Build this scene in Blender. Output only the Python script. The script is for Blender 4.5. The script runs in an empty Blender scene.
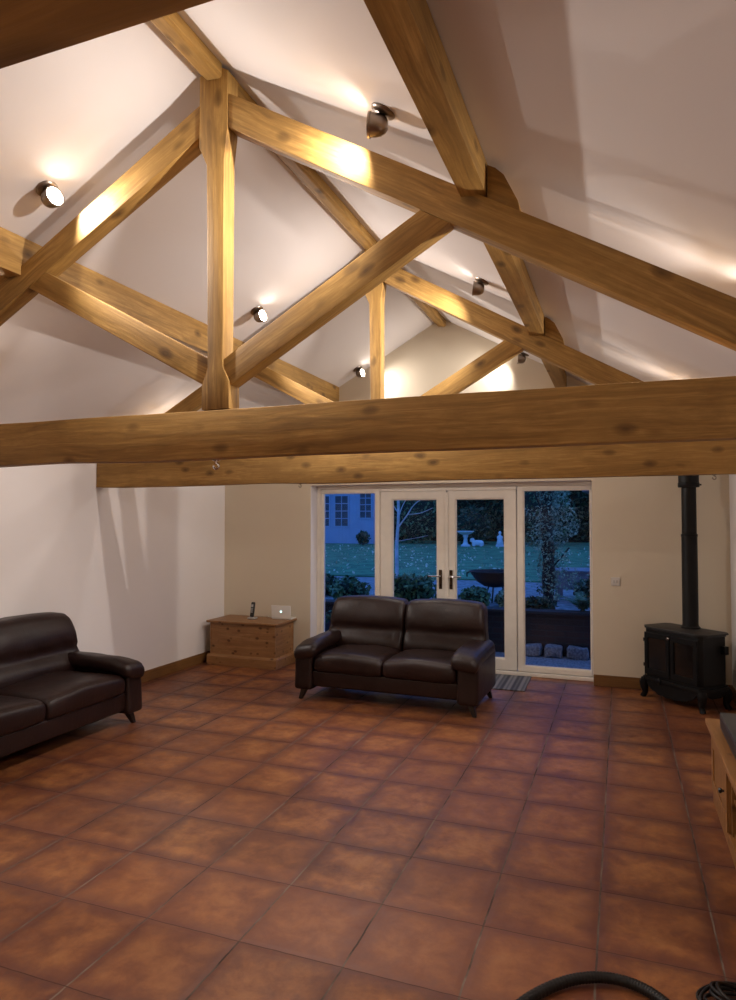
import bpy, bmesh, math, random
from mathutils import Vector, Matrix, noise
from math import sin, cos, pi, radians
random.seed(7)
C = bpy.context.scene.collection
I4 = Matrix.Identity(4)

# ------------------------------------------------------------------ materials
class NT:
    def __init__(s, name):
        s.m = bpy.data.materials.new(name); s.m.use_nodes = True
        s.t = s.m.node_tree; s.t.nodes.clear()
        s.out = s.n('ShaderNodeOutputMaterial')
    def n(s, typ, **kw):
        nd = s.t.nodes.new(typ)
        for k, v in kw.items():
            if k == 'op': nd.operation = v
            elif k == 'ins':
                for i, x in v.items():
                    if isinstance(x, bpy.types.NodeSocket): s.t.links.new(x, nd.inputs[i])
                    else: nd.inputs[i].default_value = x
            else: setattr(nd, k, v)
        return nd
    def l(s, a, b): s.t.links.new(a, b)
    def math(s, op, a, b=None, c=None, clamp=False):
        nd = s.n('ShaderNodeMath', op=op); nd.use_clamp = clamp
        for i, x in enumerate((a, b, c)):
            if x is None: continue
            if isinstance(x, bpy.types.NodeSocket): s.l(x, nd.inputs[i])
            else: nd.inputs[i].default_value = x
        return nd.outputs[0]
    def ramp(s, fac, stops):
        nd = s.n('ShaderNodeValToRGB'); e = nd.color_ramp.elements
        while len(e) < len(stops): e.new(.5)
        for i, (p, c) in enumerate(stops): e[i].position = p; e[i].color = (*c, 1)
        s.l(fac, nd.inputs[0]); return nd.outputs[0]
    def mix(s, fac, a, b, bt='MIX'):
        nd = s.n('ShaderNodeMix', data_type='RGBA', blend_type=bt)
        for i, x in ((0, fac), (6, a), (7, b)):
            if isinstance(x, bpy.types.NodeSocket): s.l(x, nd.inputs[i])
            elif isinstance(x, tuple): nd.inputs[i].default_value = (*x, 1)
            else: nd.inputs[i].default_value = x
        return nd.outputs[2]
    def bsdf(s, **kw):
        b = s.n('ShaderNodeBsdfPrincipled')
        for k, v in kw.items():
            i = {'col': 'Base Color', 'rough': 'Roughness', 'metal': 'Metallic', 'spec': 'Specular IOR Level', 'coat': 'Coat Weight',
                 'crough': 'Coat Roughness', 'emis': 'Emission Color', 'es': 'Emission Strength', 'alpha': 'Alpha', 'trans': 'Transmission Weight',
                 'normal': 'Normal', 'sheen': 'Sheen Weight'}[k]
            if isinstance(v, bpy.types.NodeSocket): s.l(v, b.inputs[i])
            elif isinstance(v, tuple): b.inputs[i].default_value = (*v, 1)
            else: b.inputs[i].default_value = v
        s.l(b.outputs[0], s.out.inputs[0]); return b
    def bump(s, h, strength, dist=.01):
        return s.n('ShaderNodeBump', ins={'Height': h, 'Strength': strength, 'Distance': dist}).outputs[0]
    def co(s, kind='Object'): return s.n('ShaderNodeTexCoord').outputs[kind]
    def mapping(s, v, scale=(1, 1, 1), loc=(0, 0, 0)):
        nd = s.n('ShaderNodeMapping'); s.l(v, nd.inputs[0])
        if isinstance(loc, bpy.types.NodeSocket): s.l(loc, nd.inputs[1])
        else: nd.inputs[1].default_value = loc
        nd.inputs[3].default_value = scale; return nd.outputs[0]
    def noise(s, v, scale, detail=4, rough=.55, dist=0, out=0):
        return s.n('ShaderNodeTexNoise', ins={'Vector': v, 'Scale': scale, 'Detail': detail, 'Roughness': rough, 'Distortion': dist}).outputs[out]

def plain(name, col, rough=.5, metal=0, var=.12, scale=12, bump=.05, spec=.5, coat=0):
    t = NT(name); v = t.co(); f = t.noise(v, scale)
    a = tuple(c*(1-var) for c in col); b = tuple(min(1, c*(1+var)) for c in col)
    c = t.ramp(f, [(.3, a), (.7, b)])
    t.bsdf(col=c, rough=rough, metal=metal, spec=spec, coat=coat, normal=t.bump(t.noise(v, scale*6), bump, .003)); return t.m

def wood(name, dark, mid, light, knots=.8, rough=.55, gscale=11, ks=1.25, kx=2.0):
    t = NT(name); v = t.co()
    rnd = t.n('ShaderNodeObjectInfo').outputs['Random']
    off = t.n('ShaderNodeCombineXYZ', ins={0: t.math('MULTIPLY', rnd, 37.), 1: t.math('MULTIPLY', rnd, 11.), 2: t.math('MULTIPLY', rnd, 5.)}).outputs[0]
    p = t.mapping(v, (1, 1, 1), off)
    warp = t.noise(p, 2.2, 3, .5, 0, 1)
    pw = t.n('ShaderNodeMix', data_type='VECTOR', ins={0: .06, 4: p, 5: warp}).outputs[1]
    pk = t.mapping(pw, (kx, 5.0, 5.0))
    vor = t.n('ShaderNodeTexVoronoi', ins={'Vector': pk, 'Scale': ks, 'Randomness': 1.0}).outputs['Distance']
    kd = t.math('SUBTRACT', 1.0, t.math('MULTIPLY', vor, 4.2), clamp=True)
    kd = t.math('MULTIPLY', kd, knots)
    st = t.mapping(pw, (.55, gscale, gscale))
    g1 = t.noise(st, 2.0, 7, .62, 1.2)
    g1b = t.math('ADD', g1, t.math('MULTIPLY', kd, .35))
    g2 = t.noise(t.mapping(p, (2.2, 55, 55)), 2.0, 4, .7)
    big = t.noise(p, 1.6, 3, .6)
    c = t.ramp(g1b, [(.33, light), (.5, mid), (.72, dark)])
    c = t.mix(t.math('MULTIPLY_ADD', g2, 2.4, -1.0, clamp=True), c, tuple(x*.50 for x in mid))
    blo = t.noise(t.mapping(p, (5, 9, 9)), 1.5, 5, .65)
    c = t.mix(t.math('MULTIPLY_ADD', blo, 2.6, -1.25, clamp=True), c, tuple(x*.62 for x in mid))
    c = t.mix(t.math('MULTIPLY_ADD', big, 1.1, -.35, clamp=True), c, tuple(x*1.0 for x in light))
    rings = t.math('SINE', t.math('MULTIPLY', vor, 70.))
    kcol = t.mix(t.math('MULTIPLY_ADD', rings, .25, .5), tuple(x*.35 for x in dark), tuple(x*.9 for x in dark))
    c = t.mix(t.math('MULTIPLY', kd, 1.15, clamp=True), c, kcol)
    h = t.math('ADD', g1, t.math('MULTIPLY', g2, .5))
    t.bsdf(col=c, rough=rough, spec=.35, normal=t.bump(h, .35, .004)); return t.m

M = {}
M['oak'] = wood('oak', (.135, .066, .018), (.33, .178, .045), (.49, .285, .082), .8, .6, 11, 1.55, 2.6)
M['pine'] = wood('pine', (.17, .07, .026), (.29, .135, .050), (.36, .19, .080), 1.5, .4, 8, 2.6, 3.6)
M['benchpine'] = wood('bench_pine', (.17, .065, .018), (.27, .118, .034), (.34, .165, .055), 1.2, .4, 8, 2.2, 3.2)
M['skirt'] = wood('skirting_oak', (.11, .045, .014), (.18, .08, .024), (.23, .11, .036), .3, .45)

def paint(name, col, bump=.12):
    t = NT(name); v = t.co(); f = t.noise(v, 1.3, 3); 
    c = t.ramp(f, [(.3, tuple(x*.97 for x in col)), (.7, col)])
    t.bsdf(col=c, rough=.85, spec=.2, normal=t.bump(t.noise(v, 130, 3), bump, .002)); return t.m
M['white'] = paint('white_wall_paint', (.76, .71, .69))
M['cream'] = paint('cream_wall_paint', (.67, .59, .465))
M['upvc'] = plain('white_frame', (.86, .81, .73), .35, var=.03, bump=.01)
M['brown_leather'] = None
def leather(name, col):
    t = NT(name); v = t.co()
    f = t.noise(v, 3.0, 4, .6, .6)
    vor = t.n('ShaderNodeTexVoronoi', ins={'Vector': v, 'Scale': 210.}).outputs['Distance']
    cre = t.noise(t.mapping(v, (14, 6, 5)), 1.0, 5, .65, 1.5)
    c = t.ramp(f, [(.3, tuple(x*.7 for x in col)), (.7, tuple(x*1.35 for x in col))])
    h = t.math('ADD', t.math('MULTIPLY', vor, .10), t.math('MULTIPLY', cre, 1.3))
    r = t.math('MULTIPLY_ADD', f, .25, .30)
    t.bsdf(col=c, rough=r, spec=.38, normal=t.bump(h, .45, .006)); return t.m
M['leather'] = leather('brown_leather', (.0145, .0048, .0036))
M['leg'] = plain('dark_stained_leg', (.018, .010, .007), .35)
M['iron'] = plain('black_cast_iron', (.0035, .0033, .0036), .45, 0, .2, 30, .3, .25)
M['stovetop'] = plain('stove_top_iron', (.014, .0135, .014), .5, 0, .2, 40, .3)
M['stoveglass'] = plain('dark_stove_glass', (.012, .009, .008), .08, 0, .3, 7, 0, .6)
M['chrome'] = plain('chrome', (.78, .78, .80), .14, 1, .03, 5, 0)
M['nickel'] = plain('brushed_nickel', (.30, .25, .21), .32, 1, .05, 20, .02)
M['bronze'] = plain('dark_handle_plate', (.06, .035, .02), .35, .6, .1)
M['blackpl'] = plain('black_plastic', (.012, .012, .014), .38, 0, .1, 20, .05)
M['greypl'] = plain('dark_grey_casing', (.030, .032, .036), .35, 0, .1, 20, .05)
M['silver'] = plain('silver_plastic', (.45, .44, .43), .3, .2, .05)
M['whitepl'] = plain('white_plastic', (.78, .76, .72), .3, 0, .03, 5, 0)
M['plate'] = plain('switch_plate', (.62, .60, .57), .3, 0, .03, 5, 0)
M['hose'] = plain('black_hose', (.009, .007, .006), .45, 0, .1, 20, .05, .25)

def emit(name, col, s, base=(.8, .8, .8)):
    t = NT(name); f = t.noise(t.co(), 3)
    c = t.mix(f, tuple(x*.95 for x in col), col)
    t.bsdf(col=base, emis=c, es=s, rough=.3); return t.m
M['bulb'] = emit('lit_bulb', (1, .93, .83), 70)
M['glow'] = emit('lit_badge', (.55, 1, .95), 2.2)

def glass():
    t = NT('window_glass')
    tr = t.n('ShaderNodeBsdfTransparent', ins={0: (.93, .95, .96, 1)})
    gl = t.n('ShaderNodeBsdfGlossy', ins={0: (1, 1, 1, 1), 'Roughness': .01})
    fr = t.n('ShaderNodeFresnel', ins={'IOR': 1.18})
    wob = t.bump(t.noise(t.co(), 1.5, 2), .02, .01); t.l(wob, gl.inputs['Normal'])
    mx = t.n('ShaderNodeMixShader'); t.l(fr.outputs[0], mx.inputs[0]); t.l(tr.outputs[0], mx.inputs[1]); t.l(gl.outputs[0], mx.inputs[2])
    t.l(mx.outputs[0], t.out.inputs[0]); return t.m
M['glass'] = glass()

def tiles():
    S, X0, Y0 = .4553, .3481, 3.8062
    t = NT('terracotta_tiles'); v = t.co()
    sep = t.n('ShaderNodeSeparateXYZ', ins={0: v})
    wob = t.math('MULTIPLY', t.math('SUBTRACT', t.noise(v, 9, 3), .5), .010)
    def cell(x, o):
        q = t.math('DIVIDE', t.math('ADD', t.math('SUBTRACT', x, o), wob), S)
        return t.math('FLOOR', q), t.math('FRACT', q)
    ix, fx = cell(sep.outputs[0], X0); iy, fy = cell(sep.outputs[1], Y0)
    cid = t.n('ShaderNodeCombineXYZ', ins={0: ix, 1: iy}).outputs[0]
    wn = t.n('ShaderNodeTexWhiteNoise', ins={0: cid})
    def edge(f): # distance from nearest edge 0..0.5
        return t.math('SUBTRACT', .5, t.math('ABSOLUTE', t.math('SUBTRACT', f, .5)))
    ex, ey = edge(fx), edge(fy); e = t.math('MINIMUM', ex, ey)
    off = t.n('ShaderNodeVectorMath', operation='SCALE', ins={0: wn.outputs[1], 3: 20.}).outputs[0]
    pv = t.n('ShaderNodeVectorMath', operation='ADD', ins={0: v, 1: off}).outputs[0]
    n1 = t.noise(pv, 6.5, 8, .68, .25); n2 = t.noise(pv, 17, 5, .6, .3)
    body = t.ramp(n1, [(.30, (.105, .031, .015)), (.46, (.195, .067, .023)), (.60, (.285, .110, .034)), (.75, (.35, .155, .052))])
    # worn darker margin of every fired tile
    m = t.math('ADD', t.math('MULTIPLY', e, 4.6), t.math('MULTIPLY', t.math('SUBTRACT', n2, .5), 1.3))
    m = t.math('SUBTRACT', 1.0, m, clamp=True)
    body = t.mix(t.math('MULTIPLY', m, .85), body, (.075, .021, .016))
    body = t.mix(t.math('MULTIPLY_ADD', wn.outputs[0], .5, 0), body, (.17, .055, .026))
    gx = t.math('LESS_THAN', ex, .0085); gy = t.math('LESS_THAN', ey, .0055)
    gcol = t.ramp(t.noise(v, 3.5, 4), [(.40, (.05, .028, .02)), (.62, (.17, .12, .09))])
    c = t.mix(gx, body, gcol); c = t.mix(gy, c, (.075, .03, .02))
    g = t.math('MAXIMUM', gx, gy)
    bev = t.math('MULTIPLY', t.math('MINIMUM', e, .06), 12.)
    h = t.math('ADD', t.math('ADD', bev, t.math('MULTIPLY', n2, .18)), t.math('MULTIPLY', n1, .35))
    r = t.math('ADD', t.math('MULTIPLY_ADD', n2, .34, .27), t.math('MULTIPLY', g, .4))
    t.bsdf(col=c, rough=r, spec=.36, normal=t.bump(h, .32, .006)); return t.m
M['tiles'] = tiles()

# outdoors
M['grass'] = plain('lawn_grass', (.075, .20, .09), .9, 0, .5, 3, .6)
M['paving'] = plain('stone_paving', (.22, .215, .22), .8, 0, .55, 9, .6)
M['gravel'] = plain('gravel', (.22, .20, .20), .9, 0, .6, 35, .9)
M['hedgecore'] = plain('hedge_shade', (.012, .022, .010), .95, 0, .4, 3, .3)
def leafm(name, a, b):
    t = NT(name); f = t.noise(t.co(), 6, 3); c = t.ramp(f, [(.35, a), (.65, b)])
    t.bsdf(col=c, rough=.5, spec=.4); return t.m
M['hedge'] = leafm('hedge_leaves', (.012, .03, .010), (.05, .10, .04))
M['ivy'] = leafm('ivy_leaves', (.03, .07, .03), (.38, .50, .32))
M['shrub'] = leafm('shrub_leaves', (.02, .06, .02), (.13, .24, .10))
M['fallen'] = leafm('fallen_leaves', (.5, .45, .28), (.75, .72, .55))
M['bark'] = plain('dark_bark', (.035, .026, .020), .9, 0, .5, 14, .9)
M['birch'] = plain('pale_bark', (.48, .46, .44), .7, 0, .3, 6, .3)
M['shed'] = plain('pale_painted_boards', (.34, .38, .47), .6, 0, .06, 3, .05)
M['shedglass'] = plain('dark_shed_pane', (.03, .035, .04), .15, 0, .2, 3, 0)
M['slate'] = plain('slate_roof', (.16, .13, .15), .8, 0, .3, 9, .5)
M['stone'] = plain('pale_stone', (.66, .66, .66), .7, 0, .1, 12, .3)
M['rust'] = plain('dark_steel_bowl', (.022, .014, .012), .7, .2, .3, 9, .4)
M['pot'] = plain('dark_glazed_pot', (.03, .03, .045), .4, 0, .2, 5, .1)
M['gwood'] = plain('weathered_garden_timber', (.25, .22, .24), .7, 0, .2, 8, .3)
def bricks():
    t = NT('garden_wall_bricks'); v = t.co()
    sep = t.n('ShaderNodeSeparateXYZ', ins={0: v})
    p = t.n('ShaderNodeCombineXYZ', ins={0: sep.outputs[0], 1: sep.outputs[2]}).outputs[0]
    b = t.n('ShaderNodeTexBrick', ins={'Vector': p, 'Color1': (.045, .022, .017, 1), 'Color2': (.025, .017, .015, 1), 'Mortar': (.035, .03, .028, 1),
            'Scale': 1., 'Mortar Size': .008, 'Brick Width': .23, 'Row Height': .075})
    t.bsdf(col=b.outputs[0], rough=.9, normal=t.bump(b.outputs[1], .5, -.01)); return t.m
M['bricks'] = bricks()
def rug():
    t = NT('striped_mat'); v = t.co(); sep = t.n('ShaderNodeSeparateXYZ', ins={0: v})
    w = t.math('SINE', t.math('MULTIPLY', sep.outputs[0], 2*pi/.05)); w2 = t.math('SINE', t.math('MULTIPLY', sep.outputs[0], 2*pi/.13))
    f = t.math('MULTIPLY_ADD', t.math('ADD', w, w2), .25, .5)
    c = t.ramp(f, [(.2, (.07, .07, .08)), (.5, (.13, .13, .135)), (.8, (.22, .21, .21))])
    t.bsdf(col=c, rough=.95, spec=.1, normal=t.bump(t.noise(v, 300), .6, .003)); return t.m
M['rug'] = rug()

# ------------------------------------------------------------------ geometry helpers
def link(name, bm, mat, parent=None, frame=None, smooth=False, world_parent=None):
    """bm in world coordinates -> object whose local frame is `frame` (local X along the grain)."""
    bmesh.ops.recalc_face_normals(bm, faces=bm.faces)
    if frame is not None: bm.transform(frame.inverted())
    me = bpy.data.meshes.new(name); bm.to_mesh(me); bm.free()
    for m in (mat if isinstance(mat, (list, tuple)) else [mat]): me.materials.append(m)
    if smooth:
        for p in me.polygons: p.use_smooth = True
        if smooth != True:
            me.set_sharp_from_angle(angle=radians(smooth))
    o = bpy.data.objects.new(name, me); C.objects.link(o)
    mw = frame if frame is not None else I4
    if parent is not None:
        o.parent = parent; o.matrix_basis = wm(parent).inverted() @ mw
    else: o.matrix_basis = mw
    return o
def wm(o):
    m = o.matrix_basis.copy()
    while o.parent: o = o.parent; m = o.matrix_basis @ m
    return m
def tag(o, label=None, cat=None, group=None, kind=None):
    if label: o['label'] = label
    if cat: o['category'] = cat
    if group: o['group'] = group
    if kind: o['kind'] = kind
    return o
def empty(name, loc, rz=0, label=None, cat=None, group=None):
    o = bpy.data.objects.new(name, None); C.objects.link(o); o.empty_display_size = .1
    o.matrix_basis = Matrix.Translation(loc) @ Matrix.Rotation(rz, 4, 'Z'); return tag(o, label, cat, group)
def dup(o, parent=None):
    kids = [c for c in bpy.data.objects if c.parent == o]
    c = o.copy(); C.objects.link(c)
    if parent is not None: c.parent = parent
    for k in kids: dup(k, c)
    return c
def origin_frame(x, y, z): return Matrix.Translation((x, y, z))

def box(bm, x0, x1, y0, y1, z0, z1, bev=0, seg=2, mat=0, xf=None):
    g = bmesh.ops.create_cube(bm, size=1)
    vs = g['verts']
    for v in vs: v.co = Vector(((x0+x1)/2+v.co.x*(x1-x0), (y0+y1)/2+v.co.y*(y1-y0), (z0+z1)/2+v.co.z*(z1-z0)))
    fs = set(f for v in vs for f in v.link_faces)
    for f in fs: f.material_index = mat
    if bev:
        es = list(set(e for v in vs for e in v.link_edges))
        r = bmesh.ops.bevel(bm, geom=es, offset=bev, segments=seg, affect='EDGES', profile=.6)
        vs = list(set(vs_ for vs_ in r['verts']) | set(v for v in vs if v.is_valid))
    if xf is not None: bmesh.ops.transform(bm, matrix=xf, verts=[v for v in vs if v.is_valid])
    return vs
def prism(bm, poly, y0, y1, axis='Y', bev=0, mat=0):
    """poly of (a,b) extruded along axis."""
    def P(a, b, t): return {'Y': (a, t, b), 'X': (t, a, b), 'Z': (a, b, t)}[axis]
    A = [bm.verts.new(P(a, b, y0)) for a, b in poly]; B = [bm.verts.new(P(a, b, y1)) for a, b in poly]
    fs = [bm.faces.new(A), bm.faces.new(B[::-1])]; n = len(poly)
    for i in range(n): fs.append(bm.faces.new((A[i], B[i], B[(i+1) % n], A[(i+1) % n])))
    for f in fs: f.material_index = mat
    if bev:
        bmesh.ops.recalc_face_normals(bm, faces=fs)
        es = list(set(e for v in A+B for e in v.link_edges))
        bmesh.ops.bevel(bm, geom=es, offset=bev, segments=2, affect='EDGES', profile=.6)
def tube(bm, pts, rad, seg=12, caps=True, mat=0, closed=False):
    pts = [Vector(p) for p in pts]; n = len(pts); R = rad if callable(rad) else (lambda i: rad)
    rings = []; up = None
    for i, p in enumerate(pts):
        a = pts[i-1] if (i > 0 or closed) else p; b = pts[(i+1) % n] if (i < n-1 or closed) else p
        d = (b-a).normalized()
        if up is None:
            up = Vector((0, 0, 1)) if abs(d.z) < .9 else Vector((1, 0, 0))
        s = d.cross(up).normalized(); up = s.cross(d).normalized()
        rings.append([bm.verts.new(p + (s*cos(2*pi*k/seg)+up*sin(2*pi*k/seg))*R(i)) for k in range(seg)])
    m = n if closed else n-1
    for i in range(m):
        r, q = rings[i], rings[(i+1) % n]
        for k in range(seg):
            f = bm.faces.new((r[k], r[(k+1) % seg], q[(k+1) % seg], q[k])); f.material_index = mat
    if caps and not closed:
        for r in (rings[0][::-1], rings[-1]): bm.faces.new(r).material_index = mat
def lathe(bm, prof, c=(0, 0, 0), seg=24, xf=None, mat=0):
    """prof list of (r,z)."""
    rings = []
    for r, z in prof:
        if r < 1e-5: rings.append([bm.verts.new((0, 0, z))])
        else: rings.append([bm.verts.new((r*cos(2*pi*k/seg), r*sin(2*pi*k/seg), z)) for k in range(seg)])
    for a, b in zip(rings, rings[1:]):
        for k in range(seg):
            k2 = (k+1) % seg
            if len(a) == 1 and len(b) == 1: continue
            if len(a) == 1: f = bm.faces.new((a[0], b[k], b[k2]))
            elif len(b) == 1: f = bm.faces.new((a[k], a[k2], b[0]))
            else: f = bm.faces.new((a[k], a[k2], b[k2], b[k]))
            f.material_index = mat
    X = Matrix.Translation(c) @ (xf if xf is not None else I4)
    bmesh.ops.transform(bm, matrix=X, verts=[v for r in rings for v in r])
def softbox(bm, c, size, r, n=14, f=None, xf=None):
    """cushion: rounded box whose surface may be displaced by f(p,u,v,w)->p"""
    tmp = bmesh.new(); bmesh.ops.create_cube(tmp, size=2)
    bmesh.ops.subdivide_edges(tmp, edges=tmp.edges[:], cuts=n, use_grid_fill=True)
    hs = Vector(size)/2
    for vt in tmp.verts:
        u, v, w = [sin(t*pi/2) for t in vt.co]
        p = Vector((u*hs.x, v*hs.y, w*hs.z))
        inn = Vector([max(-(h-r), min(h-r, q)) for h, q in zip(hs, p)])
        d = p-inn
        if d.length > 1e-6: p = inn + d.normalized()*r
        if f: p = f(p, u, v, w)
        p = p + Vector(c)
        vt.co = (xf @ p) if xf is not None else p
    me = bpy.data.meshes.new('t'); tmp.to_mesh(me); tmp.free(); bm.from_mesh(me); bpy.data.meshes.remove(me)
def grain_frame(p0, p1):
    x = (Vector(p1)-Vector(p0)).normalized(); y = Vector((0, 1, 0))
    if abs(x.y) > .9: y = Vector((1, 0, 0))
    z = x.cross(y).normalized(); y = z.cross(x).normalized()
    m = Matrix((x, y, z)).transposed().to_4x4(); m.translation = Vector(p0); return m
def rough_edges(bm, amp, sc=2.5):
    for v in bm.verts:
        n = noise.noise_vector(Vector((v.co.x*sc, v.co.y*sc, v.co.z*sc)))
        v.co += Vector((n.x, n.y, n.z))*amp
def subdivx(bm, axis, x0, x1, n):
    for i in range(1, n):
        t = x0+(x1-x0)*i/n
        co = [0, 0, 0]; no = [0, 0, 0]; co[axis] = t; no[axis] = 1
        bmesh.ops.bisect_plane(bm, geom=bm.verts[:]+bm.edges[:]+bm.faces[:], plane_co=co, plane_no=no)

# ------------------------------------------------------------------ room
XL, XR, YB, YF, XC = -4.76, 1.0, 7.469, -2.6, -1.9
AP, SL = 4.03, .555
def ceil(x): return AP-SL*abs(x-XC)
EL, ER = ceil(XL), ceil(XR)
def struct(name, bm, mat, **k): return tag(link(name, bm, mat, **k), kind='structure')
b = bmesh.new(); box(b, XL-.3, XR+.3, YF-.3, YB+.285, -.12, 0); struct('floor', b, M['tiles'])
b = bmesh.new(); box(b, XL-.25, XL, YF, YB, -.1, EL); struct('wall_left', b, M['white'])
b = bmesh.new(); box(b, XR, XR+.25, YF, YB, -.1, ER); struct('wall_right', b, M['white'])
b = bmesh.new()
prism(b, [(XL-.25, -.1), (XR+.25, -.1), (XR+.25, ceil(XR+.25)), (XC, AP), (XL-.25, ceil(XL-.25))], YF-.2, YF); struct('wall_front', b, M['cream'])
b = bmesh.new()
FX0, FX1, FZ = -3.545, -.285, 2.142
for poly in ([(XL-.25, -.1), (FX0, -.1), (FX0, FZ), (FX0, ceil(FX0)), (XL-.25, ceil(XL-.25))],
             [(FX0, FZ), (FX1, FZ), (FX1, ceil(FX1)), (XC, AP), (FX0, ceil(FX0))],
             [(FX1, -.1), (XR+.25, -.1), (XR+.25, ceil(XR+.25)), (FX1, ceil(FX1)), (FX1, FZ)]):
    prism(b, poly, YB, YB+.28)
struct('wall_back', b, M['cream'])
b = bmesh.new(); t = .15
prism(b, [(XL-.3, ceil(XL-.3)), (XC, AP), (XR+.3, ceil(XR+.3)), (XR+.3, ceil(XR+.3)+t), (XC, AP+t), (XL-.3, ceil(XL-.3)+t)], YF-.3, YB+.3)
struct('ceiling', b, M['white'])
def base(name, x0, x1, y0, y1):
    b = bmesh.new(); box(b, x0, x1, y0, y1, 0, .115, .004)
    fr = grain_frame((x0, y0, 0), (x1, y0, 0) if x1-x0 > y1-y0 else (x0, y1, 0)); struct(name, b, M['skirt'], frame=fr)
base('baseboard_left', XL, XL+.018, YF, YB)
base('baseboard_right', XR-.018, XR, YF, YB)
base('baseboard_back', XL+.018, FX0-.0, YB-.018, YB)
base('baseboard_back', FX1, XR-.018, YB-.018, YB)

# glazed screen: frame, two sidelights, french doors
def ring(b, x0, x1, z0, z1, gx0, gx1, gz0, gz1, y0, y1, bev=.006):
    """rectangular frame with an opening, mitred bars"""
    o = [(x0, z0), (x1, z0), (x1, z1), (x0, z1)]; i = [(gx0, gz0), (gx1, gz0), (gx1, gz1), (gx0, gz1)]
    V = {}
    for nm, pts in (('o', o), ('i', i)):
        for k, (x, z) in enumerate(pts):
            for s, y in (('f', y0), ('b', y1)): V[nm, k, s] = b.verts.new((x, y, z))
    for k in range(4):
        q = (k+1) % 4
        b.faces.new([V['o', k, 'f'], V['o', q, 'f'], V['i', q, 'f'], V['i', k, 'f']])
        b.faces.new([V['o', k, 'b'], V['o', q, 'b'], V['i', q, 'b'], V['i', k, 'b']])
        b.faces.new([V['i', k, 'f'], V['i', q, 'f'], V['i', q, 'b'], V['i', k, 'b']])
        b.faces.new([V['o', k, 'f'], V['o', q, 'f'], V['o', q, 'b'], V['o', k, 'b']])
    bmesh.ops.recalc_face_normals(b, faces=b.faces)
    es = [e for e in b.edges if (e.verts[0].co-e.verts[1].co).length > .05 and len(e.link_faces) == 2 and e.calc_face_angle(0) > .5]
    bmesh.ops.bevel(b, geom=es, offset=bev, segments=2, affect='EDGES')
YG = 7.655
def glazing(name, x0, x1, z0, z1, g, y0, y1, kind_lbl=None):
    b = bmesh.new(); ring(b, x0, x1, z0, z1, *g, y0, y1)
    o = struct(name, b, M['upvc'])
    b = bmesh.new()
    box(b, g[0]-.005, g[1]+.005, YG+.035, YG+.041, g[2]-.005, g[3]+.005)
    link('pane', b, M['glass'], o)
    b = bmesh.new(); s = .010
    ring(b, g[0]-.002, g[1]+.002, g[2]-.002, g[3]+.002, g[0]+s, g[1]-s, g[2]+s, g[3]-s, YG+.012, YG+.034, .003)
    link('gasket', b, M['blackpl'] if False else M['upvc'], o)
    return o
YG = 7.655          # inner face of the frame, set back in the wall
b = bmesh.new()   # outer frame: head, jambs, sill
box(b, FX0+.001, FX0+.050, YG, YG+.09, .045, FZ-.001, .005); box(b, FX1-.016, FX1-.001, YG, YG+.09, .045, FZ-.001, .003)
box(b, FX0+.050, FX1-.016, YG, YG+.09, 2.098, FZ-.001, .005)
box(b, FX0+.002, FX1-.002, YG-.016, YG, 2.108, FZ-.002, .004)
struct('trim_1', b, M['upvc'])
b = bmesh.new(); box(b, FX0+.001, FX1-.001, YG-.030, YG+.095, .001, .040, .006); struct('trim_2', b, M['upvc'])
glazing('window_1', FX0+.052, -2.712, .046, 2.096, (-3.466, -2.776, .105, 2.054), YG-.002, YG+.08)
glazing('window_2', -1.092, FX1-.018, .046, 2.096, (-1.020, -.311, .105, 2.054), YG-.002, YG+.08)
d1 = glazing('door_1', -2.706, -1.897, .048, 2.058, (-2.560, -2.010, .170, 1.966), YG-.012, YG+.072)
d2 = glazing('door_2', -1.887, -1.098, .048, 2.058, (-1.790, -1.229, .170, 1.966), YG-.012, YG+.072)
b = bmesh.new(); box(b, -1.914, -1.872, YG-.026, YG-.013, .06, 2.04, .004); struct('trim_3', b, M['upvc'])
b = bmesh.new(); box(b, -2.706, -1.098, YG-.016, YG+.08, 2.060, 2.096, .004); struct('trim_4', b, M['upvc'])
for d, x, s in ((d1, -1.965, -1), (d2, -1.840, 1)):
    b = bmesh.new(); box(b, x-.018, x+.018, YG-.024, YG-.012, .925, 1.145, .006, 3)
    h = link('door_handle', b, M['bronze'], d); tag(h, 'dark backplate')
    b = bmesh.new(); tube(b, [(x, YG-.024, 1.075), (x, YG-.065, 1.075), (x+s*.012, YG-.075, 1.075), (x+s*.13, YG-.075, 1.073)], .0095, 10)
    tag(link('lever', b, M['chrome'], h, smooth=40), 'chrome lever')
    b = bmesh.new(); lathe(b, [(0, -.004), (.009, -.004), (.009, 0), (0, 0)], (x, YG-.024, .97), 14, Matrix.Rotation(pi/2, 4, 'X')); link('lock_cylinder', b, M['chrome'], h)
# white plastered reveals of the opening
b = bmesh.new(); box(b, FX0, FX0+.0012, YB+.001, YB+.279, 0, FZ); box(b, FX1-.0012, FX1, YB+.001, YB+.279, 0, FZ); box(b, FX0, FX1, YB+.001, YB+.279, FZ-.0012, FZ); struct('trim_5', b, M['white'])

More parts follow.
